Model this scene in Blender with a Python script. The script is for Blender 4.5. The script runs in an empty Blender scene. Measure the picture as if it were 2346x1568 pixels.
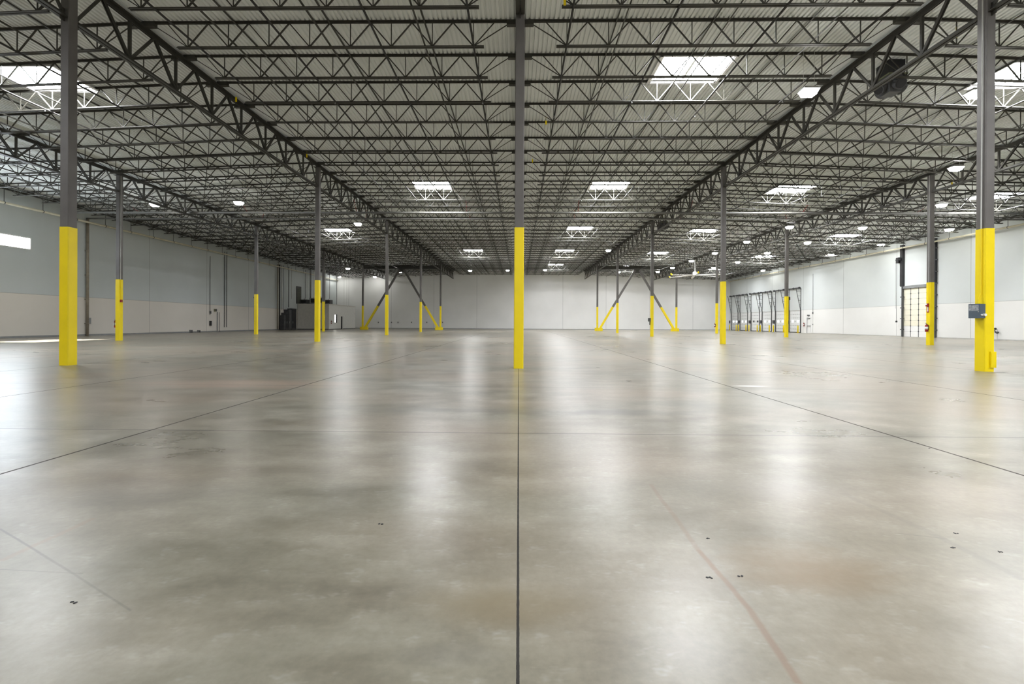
import bpy, math, random
from mathutils import Matrix, Vector
random.seed(7)
SUNE = 3.0e6
S = 12.8                      # bay width across the hall (m)
H = 1.27                      # eye height
COL = bpy.context.scene.collection
scene = bpy.context.scene

# ------------------------------------------------------------------ materials
def mat(name, rgb, rough=.6, metal=0., var=.08, scale=3., emit=None, estr=0., bump=0., coat=0., spec=.5):
    m = bpy.data.materials.new(name); m.use_nodes = True
    nt = m.node_tree; b = nt.nodes['Principled BSDF']
    b.inputs['Roughness'].default_value = rough; b.inputs['Metallic'].default_value = metal
    b.inputs['Specular IOR Level'].default_value = spec
    b.inputs['Coat Weight'].default_value = coat
    if var > 0:
        tc = nt.nodes.new('ShaderNodeTexCoord'); n = nt.nodes.new('ShaderNodeTexNoise')
        n.inputs['Scale'].default_value = scale; n.inputs['Detail'].default_value = 4
        nt.links.new(tc.outputs['Object'], n.inputs['Vector'])
        r = nt.nodes.new('ShaderNodeValToRGB')
        r.color_ramp.elements[0].position = .3; r.color_ramp.elements[1].position = .7
        r.color_ramp.elements[0].color = (*[c*(1-var) for c in rgb], 1)
        r.color_ramp.elements[1].color = (*[min(1, c*(1+var)) for c in rgb], 1)
        nt.links.new(n.outputs['Fac'], r.inputs['Fac']); nt.links.new(r.outputs['Color'], b.inputs['Base Color'])
        if bump:
            bp = nt.nodes.new('ShaderNodeBump'); bp.inputs['Strength'].default_value = bump
            nt.links.new(n.outputs['Fac'], bp.inputs['Height']); nt.links.new(bp.outputs['Normal'], b.inputs['Normal'])
    else:
        b.inputs['Base Color'].default_value = (*rgb, 1)
    if emit:
        b.inputs['Emission Color'].default_value = (*emit, 1); b.inputs['Emission Strength'].default_value = estr
    return m

M = {}
M['steel'] = mat('dark_steel_primer', (.048, .046, .037), .55, .0, .15, 2)
M['girder'] = mat('dark_girder_primer', (.042, .040, .033), .5, .0, .15, 2)
M['colgrey'] = mat('column_grey_primer', (.125, .117, .110), .5, 0, .14, 1.5)
M['yellow'] = mat('safety_yellow_paint', (.90, .70, .002), .42, 0, .05, 1.2)
M['deck'] = mat('galvanised_roof_deck', (.82, .85, .84), .6, .0, .07, .35)
M['white'] = mat('white_paint', (.82, .82, .80), .5, 0, .03)
M['curb'] = mat('skylight_curb_white', (.85, .85, .86), .5, 0, .03)
M['sky'] = mat('diffusing_skylight_pane', (.9, .9, .92), .3, 0, 0, emit=(.95, .965, 1.0), estr=38.)
M['lamp'] = mat('led_lamp_lens', (.9, .9, .9), .3, 0, 0, emit=(1, .985, .94), estr=30.)
M['lamphouse'] = mat('lamp_housing', (.35, .35, .34), .4, .3, .05)
M['black'] = mat('black_metal', (.016, .016, .018), .45, 0, .2)
M['dark'] = mat('dark_grey_metal', (.075, .077, .08), .5, .1, .15)
M['grey'] = mat('grey_metal', (.30, .31, .31), .45, .4, .1)
M['galv'] = mat('galvanised_conduit', (.62, .62, .60), .35, .5, .08)
M['cream'] = mat('cream_painted_pipe', (.62, .58, .44), .5, 0, .08)
M['pipedark'] = mat('black_steel_pipe', (.028, .026, .022), .45, 0, .15)
M['pipemain'] = mat('main_pipe_paint', (.11, .107, .095), .45, 0, .08)
M['brown'] = mat('brown_downspout', (.30, .26, .20), .5, 0, .15)
M['red'] = mat('red_paint', (.32, .018, .018), .35, 0, .1)
M['label'] = mat('white_label', (.8, .8, .78), .5, 0, .05)
M['office'] = mat('office_drywall', (.80, .80, .77), .7, 0, .04)
M['officedark'] = mat('office_front_panel', (.66, .64, .60), .7, 0, .06)
M['door'] = mat('dock_door_white', (.74, .75, .74), .5, 0, .03)
M['doorcream'] = mat('drive_in_door_cream', (.82, .79, .64), .5, 0, .03)
M['doorline'] = mat('door_seam', (.22, .22, .22), .6, 0, .1)
M['vision'] = mat('door_vision_pane', (.8, .85, .95), .2, 0, 0, emit=(.82, .88, 1.), estr=.9)
M['litwin'] = mat('lit_office_window', (.9, .9, .8), .2, 0, 0, emit=(1., .99, .88), estr=1.1)
M['bluebox'] = mat('slate_blue_enclosure', (.095, .125, .16), .4, .1, .08)
M['boxlabel'] = mat('faded_box_label', (.30, .32, .35), .5, 0, .4, 22)
M['olive'] = mat('olive_louver', (.17, .18, .10), .6, 0, .2)
M['mark'] = mat('sign_white', (.85, .85, .83), .5, 0, 0)

def wall_mat(name, low, up, zsplit, panel, off, axis):
    m = bpy.data.materials.new(name); m.use_nodes = True; nt = m.node_tree; L = nt.links.new
    b = nt.nodes['Principled BSDF']; b.inputs['Roughness'].default_value = .62
    b.inputs['Specular IOR Level'].default_value = .4
    g = nt.nodes.new('ShaderNodeNewGeometry'); sp = nt.nodes.new('ShaderNodeSeparateXYZ'); L(g.outputs['Position'], sp.inputs[0])
    def mth(op, a, bb=None):
        n = nt.nodes.new('ShaderNodeMath'); n.operation = op
        for i, v in enumerate((a, bb)):
            if v is None: continue
            if isinstance(v, (int, float)): n.inputs[i].default_value = v
            else: L(v, n.inputs[i])
        return n.outputs[0]
    n = nt.nodes.new('ShaderNodeTexNoise'); n.inputs['Scale'].default_value = .35; n.inputs['Detail'].default_value = 6
    L(g.outputs['Position'], n.inputs['Vector'])
    f = mth('GREATER_THAN', sp.outputs['Z'], zsplit)
    mx = nt.nodes.new('ShaderNodeMix'); mx.data_type = 'RGBA'; L(f, mx.inputs[0])
    mx.inputs[6].default_value = (*low, 1); mx.inputs[7].default_value = (*up, 1)
    # painted line at the split and panel joints
    line = mth('LESS_THAN', mth('ABSOLUTE', mth('SUBTRACT', sp.outputs['Z'], zsplit)), .018)
    fr = mth('ABSOLUTE', mth('SUBTRACT', mth('FRACT', mth('DIVIDE', mth('ADD', sp.outputs[axis], off), panel)), .5))
    jt = mth('LESS_THAN', fr, .0030)
    k = mth('MAXIMUM', mth('MULTIPLY', line, .35), mth('MULTIPLY', jt, .45))
    k2 = mth('ADD', k, mth('MULTIPLY', mth('SUBTRACT', n.outputs['Fac'], .5), .16))
    fac = mth('SUBTRACT', 1., k2)
    ml = nt.nodes.new('ShaderNodeMix'); ml.data_type = 'RGBA'; ml.blend_type = 'MULTIPLY'; ml.inputs[0].default_value = 1
    cb = nt.nodes.new('ShaderNodeCombineXYZ'); L(fac, cb.inputs[0]); L(fac, cb.inputs[1]); L(fac, cb.inputs[2])
    L(mx.outputs[2], ml.inputs[6]); L(cb.outputs[0], ml.inputs[7]); L(ml.outputs[2], b.inputs['Base Color'])
    return m
M['wallL'] = wall_mat('left_wall_two_tone', (.72, .685, .63), (.56, .60, .60), 3.19, 7.6, .9, 'Y')
M['wallR'] = wall_mat('right_wall_two_tone', (.80, .80, .78), (.66, .695, .69), 3.30, 7.6, 2.4, 'Y')
M['wallF'] = wall_mat('far_wall_grey_white', (.80, .80, .785), (.80, .80, .785), 30., 8.4, 4.0, 'X')

# floor: polished concrete, joints, stains, tyre marks
YJ = 3.52
def floor_mat():
    m = bpy.data.materials.new('polished_concrete'); m.use_nodes = True; nt = m.node_tree; L = nt.links.new
    b = nt.nodes['Principled BSDF']
    g = nt.nodes.new('ShaderNodeNewGeometry'); sp = nt.nodes.new('ShaderNodeSeparateXYZ'); L(g.outputs['Position'], sp.inputs[0])
    X, Y = sp.outputs['X'], sp.outputs['Y']
    def mth(op, a, bb=None, c=None):
        n = nt.nodes.new('ShaderNodeMath'); n.operation = op
        for i, v in enumerate((a, bb, c)):
            if v is None: continue
            if isinstance(v, (int, float)): n.inputs[i].default_value = v
            else: L(v, n.inputs[i])
        return n.outputs[0]
    def noise(scale, det=5, vec=None, dist=0., rough=.55):
        n = nt.nodes.new('ShaderNodeTexNoise'); n.inputs['Scale'].default_value = scale
        n.inputs['Detail'].default_value = det; n.inputs['Distortion'].default_value = dist; n.inputs['Roughness'].default_value = rough
        L(vec if vec is not None else g.outputs['Position'], n.inputs['Vector']); return n.outputs['Fac']
    def ramp(f, stops):
        r = nt.nodes.new('ShaderNodeValToRGB'); e = r.color_ramp.elements
        while len(e) < len(stops): e.new(.5)
        for i, (p, c) in enumerate(stops): e[i].position = p; e[i].color = (*c, 1)
        L(f, r.inputs['Fac']); return r.outputs['Color']
    def mix(f, a, bb, mode='MIX'):
        n = nt.nodes.new('ShaderNodeMix'); n.data_type = 'RGBA'; n.blend_type = mode
        if isinstance(f, (int, float)): n.inputs[0].default_value = f
        else: L(f, n.inputs[0])
        for i, v in ((6, a), (7, bb)):
            if isinstance(v, tuple): n.inputs[i].default_value = (*v, 1)
            else: L(v, n.inputs[i])
        return n.outputs[2]
    mp = nt.nodes.new('ShaderNodeMapping'); L(g.outputs['Position'], mp.inputs['Vector']); mp.inputs['Scale'].default_value = (.6, 1.2, 1)
    big = noise(.32, 2, None, .0); mid = noise(1.9, 5, mp.outputs[0], 0., .62); fine = noise(22, 3, None, 0., .7); tint = noise(.30, 2, mp.outputs[0], 0.)
    col = ramp(mid, [(.24, (.112, .101, .074)), (.44, (.186, .172, .132)), (.56, (.236, .221, .175)), (.76, (.335, .320, .268))])
    col = mix(mth('MULTIPLY', ramp(tint, [(.42, (0, 0, 0)), (.62, (1, 1, 1))]), .45), col, (.34, .27, .205))
    col = mix(mth('MULTIPLY', ramp(big, [(.45, (0, 0, 0)), (.68, (1, 1, 1))]), .40), col, (.27, .275, .235))
    fm = mth('ADD', mth('MULTIPLY', fine, .40), .80)
    cb = nt.nodes.new('ShaderNodeCombineXYZ'); [L(fm, cb.inputs[i]) for i in range(3)]
    col = mix(1., col, cb.outputs[0], 'MULTIPLY')
    # speckled white scuffs
    sc = noise(7.5, 3, mp.outputs[0], 0., .85)
    col = mix(mth('MULTIPLY', ramp(sc, [(.58, (0, 0, 0)), (.86, (1, 1, 1))]), .30), col, (.60, .60, .57))
    # a straight worn line from a to b with soft edge
    def seg(ax, ay, bx, by, w, colr, amt, soft=1.):
        nonlocal col
        dx, dy = bx-ax, by-ay; ln = math.hypot(dx, dy); dx /= ln; dy /= ln
        px = mth('SUBTRACT', X, ax); py = mth('SUBTRACT', Y, ay)
        t = mth('ADD', mth('MULTIPLY', px, dx), mth('MULTIPLY', py, dy))
        wob = mth('MULTIPLY', mth('SUBTRACT', mid, .5), w*1.2)
        d = mth('ABSOLUTE', mth('ADD', mth('SUBTRACT', mth('MULTIPLY', px, dy), mth('MULTIPLY', py, dx)), wob))
        f = mth('SUBTRACT', 1., mth('DIVIDE', d, w)); f = mth('MAXIMUM', f, 0.)
        f = mth('MINIMUM', mth('MULTIPLY', f, 1.6), 1.)
        e = mth('MULTIPLY', mth('GREATER_THAN', t, 0.), mth('LESS_THAN', t, ln))
        f = mth('MULTIPLY', mth('MULTIPLY', f, e), amt)
        col = mix(f, col, colr)
    segs = FLOOR_SEGS
    for s in segs: seg(*s)
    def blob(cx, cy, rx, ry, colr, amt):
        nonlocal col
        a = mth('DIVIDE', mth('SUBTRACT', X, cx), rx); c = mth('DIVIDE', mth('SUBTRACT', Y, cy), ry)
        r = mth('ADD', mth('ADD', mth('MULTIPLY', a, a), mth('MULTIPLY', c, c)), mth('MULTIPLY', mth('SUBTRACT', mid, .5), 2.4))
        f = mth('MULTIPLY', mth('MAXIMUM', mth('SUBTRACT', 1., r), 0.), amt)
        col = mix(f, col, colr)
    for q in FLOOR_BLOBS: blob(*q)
    # joints
    def joint(coord, off, pitch, w, amt):
        nonlocal col
        fr = mth('ABSOLUTE', mth('SUBTRACT', mth('FRACT', mth('ADD', mth('DIVIDE', mth('SUBTRACT', coord, off), pitch), .5)), .5))
        f = mth('LESS_THAN', mth('MULTIPLY', fr, pitch), mth('ADD', mth('MULTIPLY', fine, w*.6), w*.7))
        if coord is X: f = mth('MULTIPLY', f, mth('GREATER_THAN', mth('ABSOLUTE', X), .5))
        col = mix(mth('MULTIPLY', f, amt), col, (.028, .026, .022))
        return f
    j1 = joint(X, .0, S/3, .014, .85); j2 = joint(Y, 11.95, YJ, .011, .75)
    # wide dark sealed joint on the column line (stops at the crossing)
    cen = mth('LESS_THAN', mth('ABSOLUTE', X), mth('ADD', mth('MULTIPLY', fine, .005), .0035))
    col = mix(mth('MULTIPLY', cen, .95), col, (.012, .011, .010))
    L(col, b.inputs['Base Color'])
    rg = mth('ADD', mth('MULTIPLY', mid, .06), mth('ADD', mth('MULTIPLY', big, .10), .215))
    rg = mth('MAXIMUM', rg, mth('MULTIPLY', mth('MAXIMUM', j1, cen), .8))
    L(rg, b.inputs['Roughness']); b.inputs['IOR'].default_value = 1.44
    bp = nt.nodes.new('ShaderNodeBump'); bp.inputs['Strength'].default_value = .10; bp.inputs['Distance'].default_value = .0018
    hh = noise(5.5, 3, mp.outputs[0], 0., .7)
    L(hh, bp.inputs['Height']); L(bp.outputs['Normal'], b.inputs['Normal'])
    return m

# ------------------------------------------------------------------ mesh helpers
class MB:
    def __init__(s): s.v = []; s.f = []
    def hexa(s, p):
        n = len(s.v); s.v += [tuple(q) for q in p]
        s.f += [tuple(n+i for i in q) for q in ((0,3,2,1),(4,5,6,7),(0,1,5,4),(1,2,6,5),(2,3,7,6),(3,0,4,7))]
        return s
    def box(s, x0, x1, y0, y1, z0, z1):
        return s.hexa([(x0,y0,z0),(x1,y0,z0),(x1,y1,z0),(x0,y1,z0),(x0,y0,z1),(x1,y0,z1),(x1,y1,z1),(x0,y1,z1)])
    def cbox(s, cx, cy, cz, sx, sy, sz): return s.box(cx-sx/2, cx+sx/2, cy-sy/2, cy+sy/2, cz-sz/2, cz+sz/2)
    def cham(s, cx, cy, w, d, z0, z1, c):       # square tube with cut corners
        n = len(s.v); a, b = w/2, d/2
        ring = [(-a+c,-b),(a-c,-b),(a,-b+c),(a,b-c),(a-c,b),(-a+c,b),(-a,b-c),(-a,-b+c)]
        for z in (z0, z1): s.v += [(cx+x, cy+y, z) for x, y in ring]
        s.f.append(tuple(n+7-i for i in range(8))); s.f.append(tuple(n+8+i for i in range(8)))
        for i in range(8): j = (i+1) % 8; s.f.append((n+i, n+j, n+8+j, n+8+i))
        return s
    def bar(s, p, q, w, h, up=(0,0,1)):
        p, q = Vector(p), Vector(q); d = (q-p).normalized(); u = Vector(up)
        r = d.cross(u)
        if r.length < 1e-4: r = d.cross(Vector((0,1,0)))
        r.normalize(); u = r.cross(d).normalized()
        r *= w/2; u *= h/2
        return s.hexa([p-r-u, p+r-u, q+r-u, q-r-u, p-r+u, p+r+u, q+r+u, q-r+u])
    def cyl(s, p, q, r, n=10, r2=None):
        p, q = Vector(p), Vector(q); d = (q-p).normalized(); a = d.orthogonal().normalized(); b = d.cross(a)
        r2 = r if r2 is None else r2; k = len(s.v)
        for c, rr in ((p, r), (q, r2)):
            s.v += [tuple(c + a*math.cos(2*math.pi*i/n)*rr + b*math.sin(2*math.pi*i/n)*rr) for i in range(n)]
        s.f.append(tuple(k+n-1-i for i in range(n))); s.f.append(tuple(k+n+i for i in range(n)))
        for i in range(n): j = (i+1) % n; s.f.append((k+i, k+j, k+n+j, k+n+i))
        return s
    def lathe(s, c, prof, n=16):
        k = len(s.v)
        for r, z in prof: s.v += [(c[0]+r*math.cos(2*math.pi*i/n), c[1]+r*math.sin(2*math.pi*i/n), c[2]+z) for i in range(n)]
        m = len(prof)
        for a in range(m-1):
            for i in range(n): j = (i+1) % n; s.f.append((k+a*n+i, k+a*n+j, k+(a+1)*n+j, k+(a+1)*n+i))
        s.f.append(tuple(k+n-1-i for i in range(n))); s.f.append(tuple(k+(m-1)*n+i for i in range(n)))
        return s
    def tube(s, pts, r, n=8):
        for a, b in zip(pts[:-1], pts[1:]): s.cyl(a, b, r, n)
        return s
    def mesh(s, name):
        me = bpy.data.meshes.new(name); me.from_pydata(s.v, [], s.f); me.update(); return me

def obj(name, mb, m, parent=None, loc=None, smooth=False):
    me = mb.mesh(name) if isinstance(mb, MB) else mb
    if m is not None and not me.materials: me.materials.append(m)
    if smooth:
        for p in me.polygons: p.use_smooth = len(p.vertices) == 4
    o = bpy.data.objects.new(name, me); COL.objects.link(o)
    if parent: o.parent = parent
    if loc: o.location = loc
    return o
def tag(o, label, cat, group=None):
    o['label'] = label; o['category'] = cat
    if group: o['group'] = group
    return o
def thing(name, label, cat, loc=(0,0,0), rz=0., group=None):
    o = bpy.data.objects.new(name, None); COL.objects.link(o); o.location = loc; o.rotation_euler = (0,0,rz)
    o.empty_display_size = .3
    return tag(o, label, cat, group)
def struct(name, mb, m, label=None):
    o = obj(name, mb, m); o['kind'] = 'structure'
    if label: o['label'] = label; 
    return o
def kids(o): return [c for c in KIDS.get(o.name, [])]
KIDS = {}
def dup(root, loc, rz=None, label=None, group=None):
    r = root.copy(); COL.objects.link(r); r.location = loc
    if rz is not None: r.rotation_euler = (0,0,rz)
    if label: r['label'] = label
    if group: r['group'] = group
    for ch in root.children:
        c = ch.copy(); COL.objects.link(c); c.parent = r
        for g in ch.children:
            d = g.copy(); COL.objects.link(d); d.parent = c
    return r
ORD = ['first','second','third','fourth','fifth','sixth','seventh','eighth','ninth','tenth','eleventh','twelfth','thirteenth',
 'fourteenth','fifteenth','sixteenth','seventeenth','eighteenth','nineteenth','twentieth']
TENS = {20:'twenty', 30:'thirty', 40:'forty', 50:'fifty'}
def nth(i):                    # 1-based
    if i <= 20: return ORD[i-1]
    t = i//10*10; r = i-t
    if r == 0: return TENS[t][:-1]+'ieth'
    return TENS[t]+'-'+ORD[r-1]

# ------------------------------------------------------------------ camera
F, CY = 980.0, 741.18; YAW, PIT, ROL = .01547, -.00161, .00499; CX0 = -.0033
cam_d = bpy.data.cameras.new('camera'); cam = bpy.data.objects.new('camera', cam_d); COL.objects.link(cam)
cam_d.sensor_width = 36; cam_d.lens = 36*F/2346; cam_d.shift_y = -(784-CY)/2346
cam_d.clip_start = .05; cam_d.clip_end = 400
cam.matrix_world = Matrix.Translation((CX0, 0, H)) @ Matrix.Rotation(YAW, 4, 'Z') @ Matrix.Rotation(math.pi/2+PIT, 4, 'X') @ Matrix.Rotation(ROL, 4, 'Z')
scene.camera = cam
# a photograph point to a point of the place on the plane z = c, x = c or y = c (used to measure positions)
def ray(px, py):
    u, v = (px-1173)/F, (CY-py)/F
    d = cam.matrix_world.to_3x3() @ Vector((u, v, -1)); return d
CAMP = Vector((CX0, 0, H))
def on_z(px, py, z): d = ray(px, py); return CAMP + d*((z-H)/d.z)
def on_x(px, py, x): d = ray(px, py); return CAMP + d*((x-CX0)/d.x)
def on_y(px, py, y): d = ray(px, py); return CAMP + d*(y/d.y)

XL, XR, YF, YB = -35.77, 40.95, 83.55, -16.0
ROWS = [11.96, 27.02, 41.32, 55.70, 69.87]
def R(x):                     # underside of roof deck (m, from floor)
    a = abs(x)/S
    pts = [(0, .789), (1, .790), (2, .750), (3.4, .712)]
    for (a0, z0), (a1, z1) in zip(pts[:-1], pts[1:]):
        if a <= a1: return H + S*(z0+(z1-z0)*(a-a0)/(a1-a0))
    return H + S*.712

# ------------------------------------------------------------------ floor
def gp(px, py): p = on_z(px, py, 0.); return p.x, p.y
red = (.20, .125, .085); dk = (.16, .15, .125); org = (.26, .20, .14); bl = (.10, .10, .09)
FLOOR_SEGS = []
def fs(a, b, w, c, amt): FLOOR_SEGS.append((*gp(*a), *gp(*b), w, c, amt))
fs((1830, 1567), (1720, 1400), .022, red, .60); fs((1720, 1400), (1600, 1260), .020, red, .65); fs((1600, 1260), (1490, 1110), .022, red, .35)
fs((2346, 1330), (2140, 1225), .035, dk, .40); fs((2140, 1225), (1930, 1130), .04, dk, .22)
fs((0, 1287), (215, 1188), .03, org, .55)
fs((0, 1212), (160, 1310), .008, bl, .55); fs((160, 1310), (300, 1400), .007, bl, .4)
fs((0, 1305), (190, 1315), .006, bl, .35)
fs((2050, 1222), (2170, 1235), .006, bl, .3)
fs((60, 1085), (110, 1040), .05, dk, .22)
FLOOR_BLOBS = []
def fb(px, py, rx, ry, c, amt): FLOOR_BLOBS.append((*gp(px, py), rx, ry, c, amt))
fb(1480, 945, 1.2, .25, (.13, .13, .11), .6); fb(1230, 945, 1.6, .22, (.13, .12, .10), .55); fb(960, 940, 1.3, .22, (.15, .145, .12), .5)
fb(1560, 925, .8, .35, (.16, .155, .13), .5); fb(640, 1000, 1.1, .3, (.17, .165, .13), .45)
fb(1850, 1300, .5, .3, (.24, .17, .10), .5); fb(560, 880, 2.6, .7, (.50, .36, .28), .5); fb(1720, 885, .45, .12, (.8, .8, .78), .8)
fb(1810, 1120, .5, .3, (.33, .30, .27), .3); fb(1150, 1380, .45, .2, (.23, .19, .12), .45)
fb(320, 1130, .8, .35, (.17, .165, .15), .35); fb(1030, 1500, .25, .08, (.15, .14, .12), .4)
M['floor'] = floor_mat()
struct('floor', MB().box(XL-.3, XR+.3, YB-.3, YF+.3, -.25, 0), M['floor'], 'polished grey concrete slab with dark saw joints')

# small chips, bolt stubs and crumbs lying on the slab
chips = [((2190, 1222), 'dark spall chip in the slab, upper one beside the right joint'), ((2183, 1255), 'dark crescent spall chip in the floor at right'),
         ((2292, 1265), 'largest dark cluster of spalls near the right edge'), ((1622, 1235), 'small black speck beside the reddish track mark'),
         ((1624, 1324), 'dark chip left of the reddish track mark'), ((1698, 1322), 'dark chip right of the reddish track mark'),
         ((873, 1201), 'lone dark speck on the floor left of the centre joint'), ((2130, 1028), 'black speck by the right diagonal joint'),
         ((170, 1380), 'dark fleck on the floor at lower left')]
for (px, py), lab in chips:
    x, y = gp(px, py); mb = MB()
    for k in range(3):
        a, r = random.uniform(0, 6.3), random.uniform(.003, .007)
        cx, cy = random.uniform(-.012, .012), random.uniform(-.008, .008)
        mb.lathe((cx, cy, 0), [(r*1.3, 0), (r, .0022), (r*.4, .003)], 7)
    tag(obj('floor_chip', mb, M['black'], loc=(x, y, .0002)), lab, 'floor chip', None)

# ------------------------------------------------------------------ skylight table and roof deck
PIT_J = 1.775; NEAR_J = 1.80
def jy(k): return 26.92 + (PIT_J if k >= 0 else NEAR_J)*k
SKY = []
for rowi, xs in ((0, (-1.515, .528, 1.545)), (1, (-.50, .513, 1.54, 2.68)), (2, (-1.51, .503, 1.52, 2.68)), (3, (-.50, .495, 1.51, 2.65)), (4, (.50, 1.50, 2.65))):
    k = -6 if rowi == 0 else 2+8*(rowi-1)
    for x in xs: SKY.append((x*S, jy(k)+.08, jy(k+1)+.14, rowi))
HID = [(x*S, y, y+1.7, -1) for y, x in ((1.9, .5), (1.9, 1.5), (1.9, -1.5), (-12., .5), (-12., 1.5))]  # unseen skylights added behind the camera as rear light
OPEN = (-2.5*S, 13.7, 17.9)      # unseen roof opening added past the left edge to shape the sun patch
HW = 1.36
def deck():
    mb = MB(); P = .16; x = XL-.2; y0, y1 = YB-.2, YF+.2
    while x < XR+.2:
        if -6.5 < x < 0 and x > -P: pass
        holes = sorted([(a, b) for cx, a, b, _ in SKY+HID if abs(x+P/2-cx) < HW+.02] + ([OPEN[1:]] if abs(x+P/2-OPEN[0]) < 1.4 else []))
        segs = []; y = y0
        for a, b in holes: segs.append((y, a)); y = b
        segs.append((y, y1))
        pr = [(0, 0), (.082, 0), (.096, .05), (.146, .05), (.16, 0)]
        for a, b in segs:
            n = len(mb.v)
            for dx, dz in pr:
                z = R(x+dx)+dz
                mb.v += [(x+dx, a, z), (x+dx, b, z)]
            for i in range(4): mb.f.append((n+2*i, n+2*i+1, n+2*i+3, n+2*i+2))
        x += P
    return mb
struct('ceiling', deck(), M['deck'], 'ribbed pale metal roof deck above the joists')

rowname = ['nearest to the camera', 'in the second row of skylights', 'in the third row of skylights', 'in the fourth row of skylights', 'in the farthest row of skylights']
def colname(x):
    x /= S
    if x < -1: return 'over the bay left of the inner left girder'
    if x < 0: return 'over the bay just left of the centre'
    if x < 1: return 'over the bay just right of the centre'
    if x < 2: return 'over the bay beyond the inner right girder'
    return 'over the bay along the right wall'
def skylight(cx, y0, y1, lab, hidden=False):
    z = R(cx); hw = HW
    t = thing('skylight', lab, 'skylight', (cx, (y0+y1)/2, z), 0, 'square roof skylights')
    d = (y1-y0)/2; sl = (R(cx+hw)-R(cx-hw))/2
    zt = .42
    c = MB(); w = .05
    c.box(-hw, hw, -d-w*0, -d+w, -.05, zt); c.box(-hw, hw, d-w, d, -.05, zt)
    c.box(-hw, -hw+w, -d+w, d-w, -.05, zt); c.box(hw-w, hw, -d+w, d-w, -.05, zt)
    obj('curb', c, M['curb'], t)
    f = MB(); g = .10
    f.box(-hw-g, hw+g, -d-.03, -d, -.07, -.045); f.box(-hw-g, hw+g, d, d+.03, -.07, -.045)
    f.box(-hw-g, -hw, -d-.03, d+.03, -.07, -.045); f.box(hw, hw+g, -d-.03, d+.03, -.07, -.045)
    obj('flange', f, M['curb'], t)
    # two diffusing panes seated in the curb just above the deck, domed glazing over them
    for sx in (-1, 1):
        x0, x1 = (-hw+.06, -.05) if sx < 0 else (.05, hw-.06)
        m = MB(); m.v = [(x0, -d+.06, .10), (x0, d-.06, .10), (x1, d-.06, .10), (x1, -d+.06, .10)]; m.f = [(0, 1, 2, 3)]
        obj('diffuser_pane', m, M['sky'], t)
        m = MB(); nx, ny = 6, 5
        for i in range(nx+1):
            for j in range(ny+1):
                u, v = i/nx, j/ny
                m.v.append((x0+(x1-x0)*u, -d+.06+(2*d-.12)*v, zt-.08+.16*(1-(2*u-1)**4)*(1-(2*v-1)**4)))
        for i in range(nx):
            for j in range(ny):
                a = i*(ny+1)+j; m.f.append((a, a+1, a+ny+2, a+ny+1))
        obj('dome', m, M['curb'], t)
    obj('mullion', MB().box(-.05, .05, -d+w, d-w, .06, .12), M['curb'], t)
    return t
for x, a, b, r in SKY: skylight(x, a, b, 'skylight ' + rowname[r] + ', ' + colname(x))
for i, (x, a, b, r) in enumerate(HID): skylight(x, a, b, 'added unseen white-curbed skylight in the roof behind the camera', True)

t = thing('added_sun_opening', 'added unseen roof opening for the sun beam, past the left edge', 'skylight', (OPEN[0], (OPEN[1]+OPEN[2])/2, R(OPEN[0])))
hy = (OPEN[2]-OPEN[1])/2
obj('curb', MB().box(-1.45, 1.45, -hy-.05, -hy, -.1, .2).box(-1.45, 1.45, hy, hy+.05, -.1, .2).box(-1.48, -1.4, -hy, hy, -.1, .2).box(1.4, 1.48, -hy, hy, -.1, .2), M['curb'], t)
# ------------------------------------------------------------------ columns
CW = .265
cn = {-2: 'outer left', -1: 'inner left', 0: 'central', 1: 'inner right', 2: 'outer right'}
rn = ['nearest row', 'second row', 'third row', 'fourth row', 'fifth row, beside the braces']
HY = 3.905
def coltop(x): return R(x) - S*.024
for r, y in enumerate(ROWS):
    for c in (-2, -1, 0, 1, 2):
        if r == 0 and abs(c) == 2: continue
        if c == 0 and r > 0:
            lab = 'square steel column with yellow base on the centre line, hidden in line behind the nearest central column'
            lab = 'yellow-based column hidden in line behind the nearest central column, '+rn[r]
        elif r == 0:
            lab = {-1: 'large square column at far left of the frame, yellow below and dark grey above', 0: 'large central square column, yellow below and grey above',
                   1: 'large square column at far right carrying a slate-blue box, yellow below'}[c]
        else:
            lab = 'yellow-based grey column, ' + cn[c] + ' line, ' + rn[r]
        t = thing('support_column', lab, 'column', (c*S, y, 0), 0, 'yellow-based roof columns')
        zt = coltop(c*S)
        obj('shaft', MB().cham(0, 0, CW-.012, CW-.012, HY-.03, zt, .018), M['colgrey'], t)
        obj('yellow_sleeve', MB().cham(0, 0, CW+.004, CW+.004, .0, HY, .018), M['yellow'], t)
        obj('cap_plate', MB().cbox(0, 0, zt-.012, .42, .42, .024), M['girder'], t)
        if r == 0:
            obj('gusset_plate', MB().cbox(0, 0, H+S*.671, .02, .5, .36), M['girder'], t)
            b = MB()
            for sx in (-1, 1):
                for sy in (-1, 1): b.cyl((sx*.17, sy*.17, 0), (sx*.17, sy*.17, .0), .001, 6) if False else None

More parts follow.
